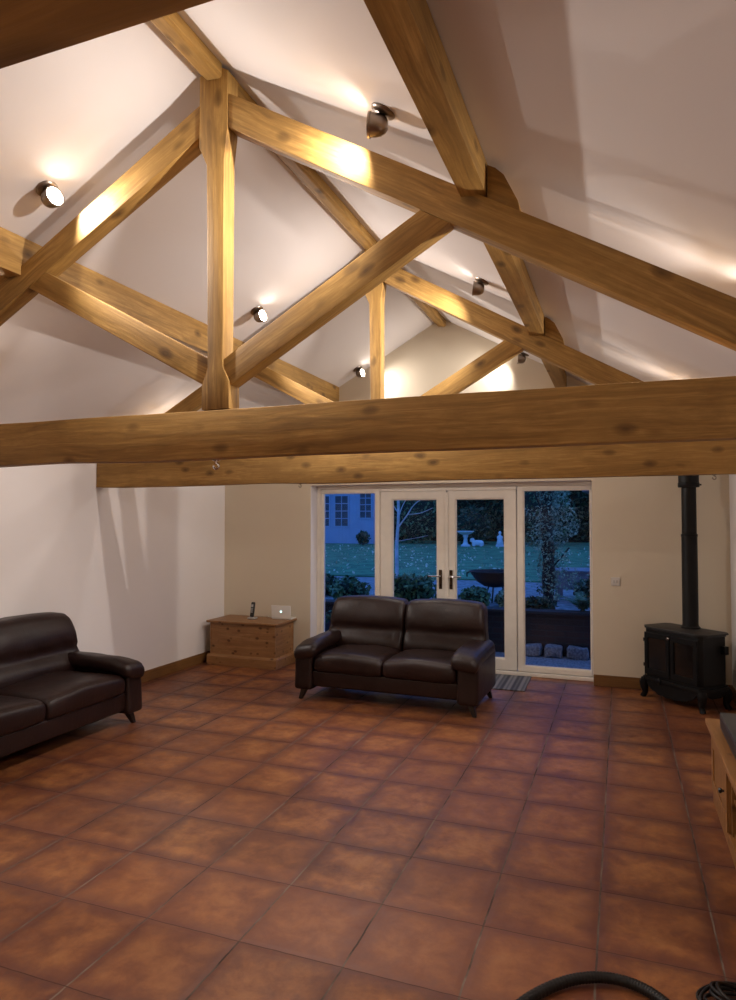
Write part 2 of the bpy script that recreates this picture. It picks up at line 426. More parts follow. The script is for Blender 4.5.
# ------------------------------------------------------------------ oak trusses
TH = .10
def truss(y):
    root = empty('roof_truss', (XC, y, 2.025))
    y1 = y+TH
    def part(nm, poly, p0, p1, ya=y, yb=y1, sub=0):
        b = bmesh.new(); prism(b, poly, ya, yb, bev=.005)
        return link(nm, b, M['oak'], root, grain_frame(p0, p1), smooth=35)
    # tie beam, slightly waney
    b = bmesh.new(); box(b, XL+.004, XR-.004, y, y1, 2.022, 2.26, .007); subdivx(b, 0, XL, XR, 70)
    for v in b.verts:
        if XL+.02 < v.co.x < XR-.02:
            w = noise.noise(Vector((v.co.x*1.9+y*.0, v.co.z*7, 3.3)))
            if v.co.z < 2.1: v.co.z += w*.010
            else: v.co.z += w*.006
            if v.co.y < y+.03: v.co.y += w*.003
    link('tie_beam', b, M['oak'], root, grain_frame((XL, y, 2.02), (XR, y, 2.02)), smooth=35)
    # king post
    kp = [(-1.956, 2.262), (-1.798, 2.262), (-1.800, 2.40), (-1.836, 2.47), (-1.836, 3.52), (-1.819, 3.66), (-1.819, 3.965), (-1.90, 4.012), (-1.983, 3.965), (-1.983, 3.60), (-1.938, 3.50), (-1.923, 2.47), (-1.956, 2.385)]
    part('king_post', kp, (XC, y, 2.26), (XC, y, 4.0))
    rt = lambda x: 3.896-.581*(x+1.9); rb = lambda x: 3.722-.582*(x+1.9)
    lt = lambda x: 3.869-.564*(-1.9-x); lb = lambda x: 3.700-.553*(-1.9-x)
    i = .004
    xr_t = -1.9+(3.896-2.264)/.581; xr_b = -1.9+(3.722-2.264)/.582
    xl_t = -1.9-(3.869-2.264)/.564; xl_b = -1.9-(3.700-2.264)/.553
    part('principal_rafter', [(-1.817, rb(-1.817)), (xr_b, 2.264), (XR-.01, 2.264), (XR-.01, rt(XR-.01)) if rt(XR-.01) > 2.27 else (min(xr_t, XR-.012), 2.268), (-1.817, rt(-1.817))],
         (-1.82, y, rb(-1.82)), (.6, y, rb(.6)), y+i, y1-i)
    part('principal_rafter', [(-1.985, lb(-1.985)), (xl_b, 2.264), (max(xl_t, XL+.01), 2.264), (max(xl_t, XL+.01)+.002, 2.27), (-1.985, lt(-1.985))],
         (-1.98, y, lb(-1.98)), (-4.5, y, lb(-4.5)), y+i, y1-i)
    st = lambda x: 2.476+.577*(x+1.9); sb = lambda x: 2.318+.577*(x+1.9)
    def meet(a0, s, c0, t):   # a0+s d = c0 - t d
        return (c0-a0)/(s+t)
    dt, db = meet(2.476, .577, 3.722, .582), meet(2.318, .577, 3.722, .582)
    part('strut', [(-1.797, sb(-1.797)), (-1.9+db, sb(-1.9+db)), (-1.9+dt, st(-1.9+dt)), (-1.834, st(-1.834)), (-1.834, sb(-1.834)+.09), (-1.798, 2.41)],
         (-1.8, y, 2.4), (-.8, y, 2.4+.577), y+.010, y1-.010)
    dt, db = meet(2.507, .54, 3.700, .553), meet(2.36, .545, 3.700, .553)
    part('strut', [(-1.957, 2.36+.545*.057), (-1.9-db, 2.36+.545*db), (-1.9-dt, 2.507+.54*dt), (-1.925, 2.507+.54*.025), (-1.925, 2.465), (-1.957, 2.40)],
         (-1.96, y, 2.4), (-2.96, y, 2.94), y+.010, y1-.010)
    # purlin cleats on the downhill side
    part('purlin_cleat', [(-.526, rt(-.526)), (-.385, rt(-.385)), (-.395, 3.065), (-.455, 3.19), (-.49, 3.225), (-.526, 3.245)], (-.526, y, 3.1), (-.3, y, 2.97), y+.008, y1-.008)
    part('purlin_cleat', [(-3.282, lt(-3.282)), (-3.42, lt(-3.42)), (-3.41, 3.06), (-3.35, 3.17), (-3.282, 3.23)], (-3.28, y, 3.1), (-3.5, y, 2.97), y+.008, y1-.008)
    return root
T1 = truss(2.85)
tag(T1, 'nearer oak king post truss whose knotty tie beam spans the whole photo', 'roof truss')
T2 = dup(T1); T2.matrix_basis = Matrix.Translation((XC, 5.194, 2.035)); T2['label'] = 'farther oak king post truss, its tie beam end meeting the left wall'
T0 = dup(T1); T0.matrix_basis = Matrix.Translation((XC, .243, 2.025)); T0['label'] = 'oak truss almost overhead, only its dark beam underside showing at top left corner'
segs = [(.340, 2.848, 'chamfered oak ridge beam running from overhead into the nearer king post'),
        (2.952, 5.192, 'oak ridge beam running between the two king posts'),
        (5.296, YB+.0, 'oak ridge beam running from the far king post to the gable wall')]
for y0, y1, lb_ in segs:
    b = bmesh.new()
    prism(b, [(-1.975, ceil(-1.975)-.002), (-1.975, 3.972), (-1.935, 3.934), (-1.868, 3.926), (-1.85, 3.935), (-1.85, ceil(-1.85)-.002), (-1.9, AP-.004)], y0, y1, bev=.003)
    tag(link('ridge_beam', b, M['oak'], None, grain_frame((XC, y0, 3.93), (XC, y1, 3.93)), smooth=35), lb_, 'beam', 'oak ridge beams')
for x0, x1, zb, lb_ in ((-.640, -.530, 3.118, 'oak purlin along the right roof slope, passing above the truss rafters'),
                        (-3.280, -3.170, 3.100, 'oak purlin along the left roof slope, passing behind the near rafter')):
    b = bmesh.new(); prism(b, [(x0, zb), (x1, zb), (x1, ceil(x1)-.002), (x0, ceil(x0)-.002)], YF+.01, YB, bev=.004)
    tag(link('purlin', b, M['oak'], None, grain_frame((x0, YF, zb), (x0, YB, zb)), smooth=35), lb_, 'beam', 'oak purlins')

# screw hooks under the ties
def hook(x, y, z, mat, s, lbl):
    r = empty('ceiling_hook', (x, y, z), 0, lbl, 'hook', 'small hooks under the tie beams')
    b = bmesh.new(); lathe(b, [(0, 0), (.016*s, 0), (.016*s, -.003), (.010*s, -.007), (.004*s, -.009), (.004*s, -.016*s)], (x, y, z), 16); link('rose', b, mat, r, smooth=40)
    b = bmesh.new(); pts = [(x+.011*s*sin(a), y, z-.024*s-.011*s*(cos(a)-.0)*-1+.0) for a in [k*2*pi/20-pi*.0 for k in range(17)]]
    tube(b, pts, .0038*s, 8); link('hook_loop', b, mat, r, smooth=40)
hook(-1.917, 2.925, 2.020, M['chrome'], 1.35, 'small shiny hook under the near tie beam below its king post')
hook(-2.60, 5.262, 2.036, M['nickel'], 1.0, 'small dull hook under the far tie beam, above the left sidelight')
hook(.61, 5.240, 2.036, M['nickel'], 1.0, 'small dull hook under the far tie beam, right of the stove flue')

# ------------------------------------------------------------------ spotlights
SPOTY = 2.74
def spotlight(x, y, side, lbl, aim, pw=1.0):
    if y > 7: aim = (aim[0], -.30, aim[2]-.05)
    """side -1 on left slope, +1 right slope. root on ceiling."""
    z = ceil(x); nrm = Vector((-SL*side, 0, -1)).normalized()
    root = empty('ceiling_spotlight', (x, y, z), 0, lbl, 'spotlight', 'round spotlights on the ceiling')
    q = nrm.to_track_quat('Z', 'Y').to_matrix().to_4x4()
    b = bmesh.new(); lathe(b, [(0, 0), (.056, 0), (.058, .004), (.054, .012), (.044, .017), (0, .018)], (x, y, z), 28, q)
    link('ceiling_plate', b, M['nickel'], root, smooth=40)
    base = Vector((x, y, z)) + nrm*.017; c = base + nrm*.05
    b = bmesh.new(); tube(b, [base-nrm*.004, base+nrm*.02, c], .007, 10); link('swivel_arm', b, M['nickel'], root, smooth=40)
    a = Vector((aim[0], -.22, .12)).normalized(); la = Vector(aim).normalized(); qa = a.to_track_quat('Z', 'Y').to_matrix().to_4x4()
    b = bmesh.new()
    lathe(b, [(0, -.050), (.018, -.049), (.034, -.040), (.045, -.022), (.049, 0), (.050, .024), (.054, .027), (.054, .036), (.047, .036), (.042, .012), (.026, -.008), (0, -.012)], c, 28, qa)
    hd = link('lamp_head', b, M['nickel'], root, smooth=40)
    b = bmesh.new(); lathe(b, [(0, .022), (.022, .021), (.040, .015), (.041, .011), (0, .010)], c, 20, qa); link('bulb', b, M['bulb'], hd)
    L = bpy.data.lights.new('spot_lamp', 'SPOT'); L.energy = E_SPOT*pw*(.42 if y > 7 else 1.0); L.color = (1, .925, .86); L.spot_size = radians(148); L.spot_blend = 1; L.shadow_soft_size = .02
    lo = bpy.data.objects.new('spot_lamp', L); C.objects.link(lo)
    lo.parent = root; m = Matrix.Translation(c+a*.045) @ (-la).to_track_quat('Z', 'Y').to_matrix().to_4x4()
    lo.matrix_basis = wm(root).inverted() @ m
E_SPOT = 132
for y, pl in ((2.74, 'beside the near truss'), (4.97, 'beside the far truss'), (7.31, 'next to the gable wall')):
    spotlight(-2.87, y, -1, f'round spotlight on the left ceiling slope {pl}', (1, -.15, -.60))
    spotlight(-.955, y, 1, f'round spotlight on the right ceiling slope {pl}', (-1, -.15, -.60))
for y, pl in ((3.12, 'near'), (5.44, 'far')):   # lower row, just above the eaves, hidden by the tie beams
    spotlight(-4.36, y, -1, f'round spotlight low on the left ceiling slope beside the {pl} truss', (1, .0, -.36), .56)
    spotlight(.56, y, 1, f'round spotlight low on the right ceiling slope beside the {pl} truss', (-1, .0, -.36), .56)
for y in (.12, -1.9):   # pairs behind the camera that light the near end of the room
    spotlight(-2.87, y, -1, 'round spotlight on the left ceiling slope behind the viewer', (1, -.15, -.60))
    spotlight(-.955, y, 1, 'round spotlight on the right ceiling slope behind the viewer', (-1, -.15, -.60))

# ------------------------------------------------------------------ sofas
def make_sofa(W, name='leather_sofa'):
    """faces -Y, origin on floor at centre of footprint; depth .90"""
    root = empty(name, (0, 0, 0)); D = .90; yf = -D/2; hw = W/2; L = M['leather']
    iw = W-.40                                   # between arms
    def wr(p, k, a): # soft wrinkling
        n = noise.noise_vector(p*k); return p+n*a
    b = bmesh.new()
    box(b, -hw+.05, hw-.05, yf+.055, yf+.82, .135, .285, .02, 3); link('base', b, L, root, smooth=40)
    for s in (-1, 1):
        b = bmesh.new()
        def fs(p, u, v, w, s=s):
            p = p.copy(); 
            if v < 0: p.y += .012*(w)  # front leans
            p.x += s*.012*(1-w*w)*(1-v*v)
            return wr(p, 4, .004)
        softbox(b, (0, 0, 0), (iw/2-.004, .64, .175), .045, 14, lambda p, u, v, w: wr(p+Vector((0, -.018*(1-w*w) if v < -.3 else 0, (.026*(1-u*u)*(1-.3*v*v) if w > 0 else 0)+(-.012*abs(u)**4 if w > 0 else 0))), 5, .006), Matrix.Translation((s*iw/4, yf+.355, .355)))
        link('seat_cushion', b, L, root, smooth=True)
        # back cushion: lumbar roll, crease, head pillow
        bw = iw/2+.115
        def fb(p, u, v, w, s=s):
            p = p.copy(); z = w
            prof = .050*math.exp(-((z+.52)/.33)**2) + .050*math.exp(-((z-.40)/.42)**2) - .040*math.exp(-((z+.12)/.085)**2)
            if v < 0: p.y -= prof*(1-.35*abs(u)**5)*(-v)
            cr = math.exp(-((z+.12)/.22)**2)
            if v < 0: p.y += cr*.007*sin(u*30+noise.noise(Vector((u*4, z*3, s)))*5)
            if v < 0: p.y += .010*noise.noise(Vector((u*11, z*2.2, s*3.1)))*math.exp(-((z+.42)/.3)**2)+.012*noise.noise(Vector((u*6+z*5, z*3, s*1.7)))*math.exp(-((z-.0)/.25)**2)
            p.z += .018*(1-u*u)*(w > .5)-.012*(abs(u)**6)*(w > .3)
            out = (u*s)                      # toward the outer side of the sofa
            if out > 0: p.x += s*out*(.015-.030*z)
            p.y += .24*(p.z+.24)            # recline
            return wr(p, 6, .007)
        softbox(b2 := bmesh.new(), (0, 0, 0), (bw, .19, .55), .055, 22, fb, Matrix.Translation((s*(bw/2+.001), yf+.700, .634)))
        link('back_cushion', b2, L, root, smooth=True)
        # arm
        b = bmesh.new()
        softbox(b, (0, 0, 0), (.185, .83, .38), .03, 10, fs, Matrix.Translation((s*(hw-.10), yf+.435, .295)))
        arm = link('arm', b, L, root, smooth=True)
        b = bmesh.new()
        def fp(p, u, v, w, s=s):
            p = p.copy(); t = (v+1)/2       # 0 front .. 1 back
            p.z += .02*t - .04*max(0, -v-.55)*2
            p.z -= .035*(u*s*.5+.5)*1.0
            p.z += .012*(1-u*u) if w > 0 else 0
            return wr(p, 7, .006)
        softbox(b, (0, 0, 0), (.245, .83, .125), .058, 16, fp, Matrix.Translation((s*(hw-.122), yf+.395, .502)))
        link('arm_pad', b, L, arm, smooth=True)
    b = bmesh.new()   # outer back panel
    softbox(b, (0, 0, 0), (W-.30, .10, .62), .035, 8, lambda p, u, v, w: p+Vector((u*.05*max(0, w), .12*(p.z+.2), 0)), Matrix.Translation((0, yf+.80, .50)))
    link('back_panel', b, L, root, smooth=True)
    for sx in (-1, 1):
        for sy in (-1, 1):
            b = bmesh.new(); x = sx*(hw-.10); y = -.33 if sy < 0 else .30
            x1, y1 = x+sx*.055, y+sy*.035
            A = [b.verts.new((x+dx*.038, y+dy*.038, .15)) for dx, dy in ((-1, -1), (1, -1), (1, 1), (-1, 1))]
            B = [b.verts.new((x1+dx*.017, y1+dy*.017, 0.0)) for dx, dy in ((-1, -1), (1, -1), (1, 1), (-1, 1))]
            b.faces.new(A); b.faces.new(B[::-1])
            for k in range(4): b.faces.new((A[k], A[(k+1) % 4], B[(k+1) % 4], B[k]))
            bmesh.ops.recalc_face_normals(b, faces=b.faces); bmesh.ops.bevel(b, geom=b.edges[:], offset=.004, segments=2, affect='EDGES')
            tag(link('leg', b, M['leg'], root), 'dark tapered splayed leg')
    return root
s2 = make_sofa(1.79); s2.matrix_basis = Matrix.Translation((-2.055, 6.275, 0)) @ Matrix.Rotation(radians(-1.2), 4, 'Z')
tag(s2, 'dark brown leather two seat sofa standing in front of the french doors', 'sofa')
s1 = make_sofa(2.04); s1.matrix_basis = Matrix.Translation((-4.262, 3.75, 0)) @ Matrix.Rotation(radians(90), 4, 'Z')
tag(s1, 'dark brown leather sofa against the left wall, cut off by the photo edge', 'sofa')

# ------------------------------------------------------------------ blanket chest, phone, laptop
ch = empty('blanket_chest', (-4.20, 7.18, 0), 0, 'knotty pine blanket chest in the back left corner', 'chest')
x0, x1, y0, y1 = -4.63, -3.755, 6.965, 7.44
fx = grain_frame((x0, y0, 0), (x1, y0, 0))
def board(nm, parent, X, Y, Z, mat, bev=.004, fr=None):
    b = bmesh.new(); box(b, *X, *Y, *Z, bev); return link(nm, b, mat, parent, fr if fr is not None else origin_frame(X[0], Y[0], Z[0]))
board('front_panel', ch, (x0, x1), (y0, y0+.02), (.10, .495), M['pine'])
board('back_panel', ch, (x0, x1), (y1-.02, y1), (.10, .495), M['pine'])
fy = grain_frame((x1, y0, 0), (x1, y1, 0))
board('side_panel', ch, (x1-.02, x1), (y0+.02, y1-.02), (.10, .495), M['pine'], fr=fy)
board('side_panel', ch, (x0, x0+.02), (y0+.02, y1-.02), (.10, .495), M['pine'], fr=fy)
board('bottom_panel', ch, (x0+.02, x1-.02), (y0+.02, y1-.02), (.08, .10), M['pine'])
b = bmesh.new()
pl = [(0, 0), (.028, 0), (.028, .10), (.018, .115), (0, .125)]
for (ax0, ax1) in ((x0-.028, x1+.028),): prism(b, [(y0-a, z) for a, z in pl], ax0, ax1, 'X')
prism(b, [(x1+a, z) for a, z in pl], y0, y1, 'Y'); prism(b, [(x0-a, z) for a, z in pl], y0, y1, 'Y')
link('plinth', b, M['pine'], ch, fx)
b = bmesh.new(); box(b, x0-.035, x1+.035, y0-.035, y1+.02, .497, .522, .008, 3); link('lid', b, M['pine'], ch, fx, smooth=35)

ph = empty('cordless_phone', (-4.19, 7.20, .522), radians(-8), 'black cordless phone handset standing in its silver charging base on the chest', 'phone')
b = bmesh.new(); softbox(b, (-4.19, 7.20, .535), (.10, .09, .026), .012, 6); link('charging_base', b, M['silver'], ph, smooth=True)
b = bmesh.new(); softbox(b, (0, 0, 0), (.050, .030, .180), .012, 8, None, Matrix.Translation((-4.19, 7.205, .637)) @ Matrix.Rotation(radians(-12), 4, 'X')); hs = link('handset', b, M['blackpl'], ph, smooth=True)
b = bmesh.new(); box(b, -.014, .014, -.0170, -.0145, .02, .052, .001, xf=Matrix.Translation((-4.19, 7.203, .645)) @ Matrix.Rotation(radians(-12), 4, 'X')); link('screen', b, M['silver'], hs)
b = bmesh.new()
for r_ in range(4):
    for c_ in range(3):
        box(b, -.014+c_*.010, -.006+c_*.010, -.0170, -.0145, -.045+r_*.014, -.036+r_*.014, .001, xf=Matrix.Translation((-4.19, 7.203, .645)) @ Matrix.Rotation(radians(-12), 4, 'X'))
link('keypad', b, M['silver'], hs)

lp = empty('laptop', (-3.845, 7.33, .522), 0, 'small white laptop with a glowing badge, open on the right side of the chest', 'laptop')
XF = Matrix.Translation((-3.845, 7.29, .524)) @ Matrix.Rotation(radians(4), 4, 'Z') @ Matrix.Scale(.88, 4)
b = bmesh.new(); box(b, -.142, .142, 0, .19, 0, .014, .006, 3, xf=XF); kb = link('keyboard_deck', b, M['whitepl'], lp, smooth=40)
b = bmesh.new(); box(b, -.12, .12, .02, .11, .0141, .0155, .0004, xf=XF); link('keys', b, M['silver'], kb)
XS = XF @ Matrix.Translation((0, .004, .014)) @ Matrix.Rotation(radians(6), 4, 'X')
b = bmesh.new(); box(b, -.142, .142, -.010, 0, 0, .178, .004, 3, xf=XS); sc = link('screen_lid', b, M['whitepl'], lp, smooth=40)
b = bmesh.new(); box(b, -.128, .128, .0002, .0012, .014, .166, xf=XS); link('display', b, M['blackpl'], sc)
b = bmesh.new(); lathe(b, [(0, 0), (.014, 0), (.014, .0012), (0, .0014)], (0, 0, 0), 20, XS @ Matrix.Translation((0, -.0102, .095)) @ Matrix.Rotation(pi/2, 4, 'X')); tag(link('badge', b, M['glow'], sc), 'glowing round badge')
b = bmesh.new(); tube(b, [(-3.99, 7.40, .527), (-4.03, 7.39, .526), (-4.07, 7.40, .526), (-4.10, 7.43, .526), (-4.11, 7.452, .526), (-4.115, 7.462, .526)], .003, 6)
tag(link('charging_cable', b, M['whitepl'], smooth=True), 'thin pale cable trailing behind the laptop on the chest', 'cable')

# wall socket
sw = empty('light_switch', (-.06, YB, 1.085), 0, 'small pale switch plate on the cream wall between the glazing and the stove flue', 'switch')
b = bmesh.new(); box(b, -.105, -.019, YB-.009, YB, 1.042, 1.128, .003, 3); pt = link('switch_plate', b, M['plate'], sw)
for k in (0, 1):
    b = bmesh.new(); box(b, -.083+.028*k, -.068+.028*k, YB-.014, YB-.009, 1.070, 1.100, .001); tag(link('rocker', b, M['silver'], pt), None)

# door mat
b = bmesh.new(); box(b, -1.85, -.93, 6.93, 7.60, .0005, .010, .003)
mt = link('door_mat', b, M['rug'], None, Matrix.Translation((-1.4, 7.20, 0)))
tag(mt, 'grey striped door mat on the tiles behind the sofa', 'mat')
mt.matrix_basis = Matrix.Translation((-1.4, 7.20, 0)) @ Matrix.Rotation(radians(1.0), 4, 'Z')

# ------------------------------------------------------------------ wood stove
st_ = empty('wood_stove', (.555, 7.062, 0), 0, 'black cast iron stove on legs in the back right corner', 'stove')
SX = Matrix.Translation((.542, 7.068, 0)) @ Matrix.Rotation(radians(-45), 4, 'Z')   # local: front faces -Y, x to its right
def sp(nm, b, mat, par=None, sm=35): 
    bmesh.ops.transform(b, matrix=SX, verts=b.verts); return link(nm, b, mat, par or st_, SX, smooth=sm)
hw, hd = .345, .178
def clipped(w, d, c): return [(-w+c, -d), (w-c, -d), (w, -d+c), (w, d-c*.6), (w-c*.6, d), (-w+c*.6, d), (-w, d-c*.6), (-w, -d+c)]
b = bmesh.new(); prism(b, clipped(hw-.02, hd-.012, .03), .185, .675, 'Z', bev=.004); sp('body', b, M['iron'])
b = bmesh.new(); prism(b, clipped(hw+.015, hd+.018, .075), .675, .692, 'Z', bev=.006); prism(b, clipped(hw-.005, hd+.002, .06), .660, .676, 'Z', bev=.003); sp('top_plate', b, M['stovetop'])
b = bmesh.new(); prism(b, clipped(hw+.006, hd+.010, .035), .165, .205, 'Z', bev=.010); prism(b, clipped(hw-.008, hd-.002, .03), .205, .222, 'Z', bev=.004)
# scalloped apron
ap = [(-.28, .168)]
for k in range(0, 29):
    u = -1+2*k/28; ap.append((.28*u, .058+.085*abs(u)**3-.012*abs(sin(u*3*pi)) ))
ap.append((.28, .168)); prism(b, ap, -hd-.002, -hd+.014, 'Y')
prism(b, [(-.12, .168), (-.12, .145), (-.06, .115), (.06, .115), (.12, .145), (.12, .168)], hw-.014, hw, 'X')
prism(b, [(-.12, .168), (-.12, .145), (-.06, .115), (.06, .115), (.12, .145), (.12, .168)], -hw, -hw+.014, 'X')
sp('plinth', b, M['iron'])
for s in (-1, 1):
    for q in (-1, 1):
        b = bmesh.new(); x = s*(hw-.030); y = q*(hd-.022)
        pts = [(x, y, .168), (x+s*.014, y+q*.008, .14), (x+s*.012, y+q*.007, .09), (x+s*.004, y+q*.002, .045), (x+s*.020, y+q*.010, .012), (x+s*.024, y+q*.012, .0)]
        rr = [.046, .044, .036, .026, .027, .028]; tube(b, pts, lambda i: rr[i], 10); sp('leg', b, M['iron'], None, 50)
for s in (-1, 1):
    b = bmesh.new(); xa, xb = (-.30, -.004) if s < 0 else (.004, .30)
    yb = -hd+.006; g = .045
    ring(b, xa, xb, .232, .635, xa+g, xb-g, .232+.06, .635-.05, yb-.018, yb+.004, .005)
    dr = sp('door', b, M['iron'])
    b = bmesh.new(); box(b, xa+g-.004, xb-g+.004, yb-.008, yb-.003, .286, .591); gl_ = sp('glass_panel', b, M['stoveglass'], dr)
    for hz in (.32, .56):
        b = bmesh.new(); lathe(b, [(0, -.016), (.007, -.016), (.007, .016), (0, .016)], (xa-.002 if s < 0 else xb+.002, yb-.016, hz), 10); sp('hinge', b, M['iron'], dr)
b = bmesh.new(); lathe(b, [(0, .030), (.010, .029), (.014, .022), (.012, .012), (.006, .008), (.006, 0)], (0, -hd-.012, .612), 16, Matrix.Rotation(pi/2, 4, 'X')); tag(sp('knob', b, M['chrome']), 'small bright round knob')
b = bmesh.new(); box(b, hw-.022, hw+.024, .09, .14, .50, .575, .006); sp('side_bracket', b, M['iron'])
b = bmesh.new(); lathe(b, [(.028, 0), (.028, .012), (.02, .016), (0, .016)], (-.13, -hd-.006, .186), 18, Matrix.Rotation(pi/2, 4, 'X')); sp('air_control', b, M['iron'])

fl = empty('stove_flue', (.618, 7.16, .692), 0, 'tall black flue pipe rising from the stove top past the beam', 'flue pipe')
fc = (.610, 7.15, 0)
b = bmesh.new(); lathe(b, [(0, .692), (.088, .692), (.088, .70), (.074, .715), (.071, .73), (.071, 1.56), (.074, 1.562), (.074, 1.585), (.066, 1.59), (.066, 2.59), (0, 2.59)], fc, 32); link('pipe', b, M['iron'], fl, smooth=30)
b = bmesh.new(); lathe(b, [(.066, 2.035), (.092, 2.035), (.096, 2.042), (.096, 2.075), (.091, 2.08), (.091, 2.57), (.066, 2.57)], fc, 32)
box(b, fc[0]+.085, fc[0]+.11, 7.13, 7.17, 2.05, 2.066, .002); link('collar', b, M['iron'], fl, smooth=30)

# ------------------------------------------------------------------ tv bench with set top box, hose, cable
tv = empty('tv_bench', (.74, 3.6, 0), 0, 'low pine media bench along the right wall with black knobs', 'cabinet')
Y0, Y1_, TX = 2.55, 4.70, .475
fry = grain_frame((TX, Y0, .46), (TX, Y1_, .46))
b = bmesh.new(); box(b, TX, .975, Y0, Y1_, .458, .490, .009, 3); link('worktop', b, M['benchpine'], tv, fry, smooth=35)
bx0, bx1, by0, by1 = .512, .96, 2.60, 4.64
b = bmesh.new()
for ya, yb in ((by0, by0+.022), (by1-.022, by1), (3.235, 3.257), (3.98, 4.002)): box(b, bx0+.01, bx1, ya, yb, .075, .458, .002)
box(b, bx0+.02, bx1, by0+.022, by1-.022, .075, .095); box(b, bx1-.012, bx1, by0+.02, by1-.02, .095, .458)
box(b, bx0+.02, bx1-.015, 3.258, 3.979, .255, .272, .002)
link('carcass', b, M['benchpine'], tv, fry)
b = bmesh.new(); box(b, bx0-.004, bx1, by0-.006, by1+.006, 0, .078, .006); link('plinth', b, M['benchpine'], tv, fry)
b = bmesh.new(); box(b, bx0-.002, bx0+.02, by0, by1, .425, .457, .003); link('top_rail', b, M['benchpine'], tv, fry)
for ya, yb, ky in ((4.006, 4.636, 4.09), (2.626, 3.23, 3.15), ):
    b = bmesh.new(); xa = bx0-.012
    box(b, bx0-.004, bx0+.012, ya, yb, .085, .42, .003)
    XX = lambda y0_, y1_, z0_, z1_: box(b, xa, bx0-.004, y0_, y1_, z0_, z1_, .003)
    XX(ya, ya+.07, .085, .42); XX(yb-.07, yb, .085, .42); XX(ya+.07, yb-.07, .085, .155); XX(ya+.07, yb-.07, .35, .42)
    dr = link('door', b, M['benchpine'], tv, grain_frame((xa, ya, .08), (xa, ya, .42)))
    b = bmesh.new(); lathe(b, [(0, .028), (.011, .027), (.015, .020), (.012, .012), (.006, .008), (.007, 0)], (xa, ky, .27), 16, Matrix.Rotation(-pi/2, 4, 'Y'))
    tag(link('knob', b, M['blackpl'], dr, smooth=40), 'small black turned knob')
bxx = empty('media_box', (.77, 4.3, .49), 0, 'dark grey box lying on the far end of the pine media bench', 'media player')
b = bmesh.new(); box(b, .530, .93, 3.70, 4.47, .498, .590, .006, 3); bb = link('casing', b, M['greypl'], bxx, smooth=35)
for yy in (3.78, 4.40):
    for xx in (.57, .89):
        b = bmesh.new(); lathe(b, [(0, 0), (.016, 0), (.016, .009), (0, .009)], (xx, yy, .4902), 12); link('foot', b, M['blackpl'], bb)
b = bmesh.new(); box(b, .5285, .531, 3.75, 4.42, .52, .566, .001); link('front_grille', b, M['blackpl'], bb)

from mathutils.geometry import interpolate_bezier
def smooth_path(pts, n=16):
    P = [Vector(p) for p in pts]; out = []
    for i in range(len(P)-1):
        p0 = P[max(0, i-1)]; p1 = P[i]; p2 = P[i+1]; p3 = P[min(len(P)-1, i+2)]
        for k in range(n):
            t = k/n; out.append(.5*((2*p1)+(p2-p0)*t+(2*p0-5*p1+4*p2-p3)*t*t+(3*p1-p0-3*p2+p3)*t**3))
    out.append(P[-1]); return out
hp = smooth_path([(-.46, 2.10, .022), (-.37, 2.40, .022), (-.23, 2.60, .024), (-.08, 2.69, .026), (.06, 2.68, .024), (.17, 2.58, .022), (.25, 2.43, .022), (.34, 2.2, .022)], 40)
b = bmesh.new(); tube(b, hp, lambda i: .0175+(.002 if i % 3 else -.0), 14)
tag(link('vacuum_hose', b, M['hose'], smooth=True), 'black ribbed hose curving over the tiles at the bottom edge', 'hose')
b = bmesh.new()
for k in range(6):
    cx, cy, r_ = .338+.010*k, 2.715+.020*sin(k*2.1), .090+.010*sin(k*1.7); ph_ = k*.9
    pts = [(cx+r_*cos(a)*(1.0+.12*sin(2*a+ph_)), cy+r_*.8*sin(a), .012+.012*k*(.5+.5*sin(a+ph_))+.020*(.5+.5*sin(a*1.0+ph_*2))) for a in [j*2*pi/40 for j in range(40)]]
    tube(b, pts, .0065, 8, closed=True)
tube(b, smooth_path([(.40, 2.70, .02), (.47, 2.74, .009), (.475, 2.60, .009), (.46, 2.3, .008)], 12), .0065, 8)
tag(link('power_cable', b, M['hose'], smooth=True), 'coiled black power cable on the tiles in the bottom right corner', 'cable')

# ------------------------------------------------------------------ garden
def leaves(b, n, fn, size, mat=0):
    for _ in range(n):
        p = fn(); 
        if p is None: continue
        d = Vector((random.gauss(0, 1), random.gauss(0, 1), random.gauss(0, 1))).normalized(); e = d.orthogonal().normalized()
        s = size*random.uniform(.6, 1.4)
        vs = [b.verts.new(p+d*s), b.verts.new(p+e*s*.45), b.verts.new(p-d*s*.6), b.verts.new(p-e*s*.45)]
        b.faces.new(vs).material_index = mat
b = bmesh.new(); box(b, -9, 4, YB+.30, 9.02, -.18, -.02); tag(link('garden_path', b, M['gravel']), kind='structure')
b = bmesh.new(); box(b, -14, 7, 9.22, 14.0, -.1, .47); tag(link('terrace', b, M['paving']), kind='structure')
b = bmesh.new(); vs = [b.verts.new(p) for p in ((-26, 14, .5), (12, 14, .5), (14, 40, 1.35), (-40, 40, 1.35), (-26, 14, -.2), (12, 14, -.2), (14, 40, -.2), (-40, 40, -.2))]
for f in ((0, 1, 2, 3), (4, 7, 6, 5), (0, 4, 5, 1), (1, 5, 6, 2), (2, 6, 7, 3), (3, 7, 4, 0)): b.faces.new([vs[i] for i in f])
tag(link('lawn', b, M['grass']), kind='structure')
lawn = lambda y: .5+.85*(y-14)/26
b = bmesh.new(); box(b, -9, 4.0, 9.02, 9.22, -.1, .50, .01); box(b, -9, 4, 8.98, 9.26, .50, .545, .01)
tag(link('retaining_wall', b, M['bricks']), 'low brick retaining wall across the garden just outside the glazing', 'garden wall')
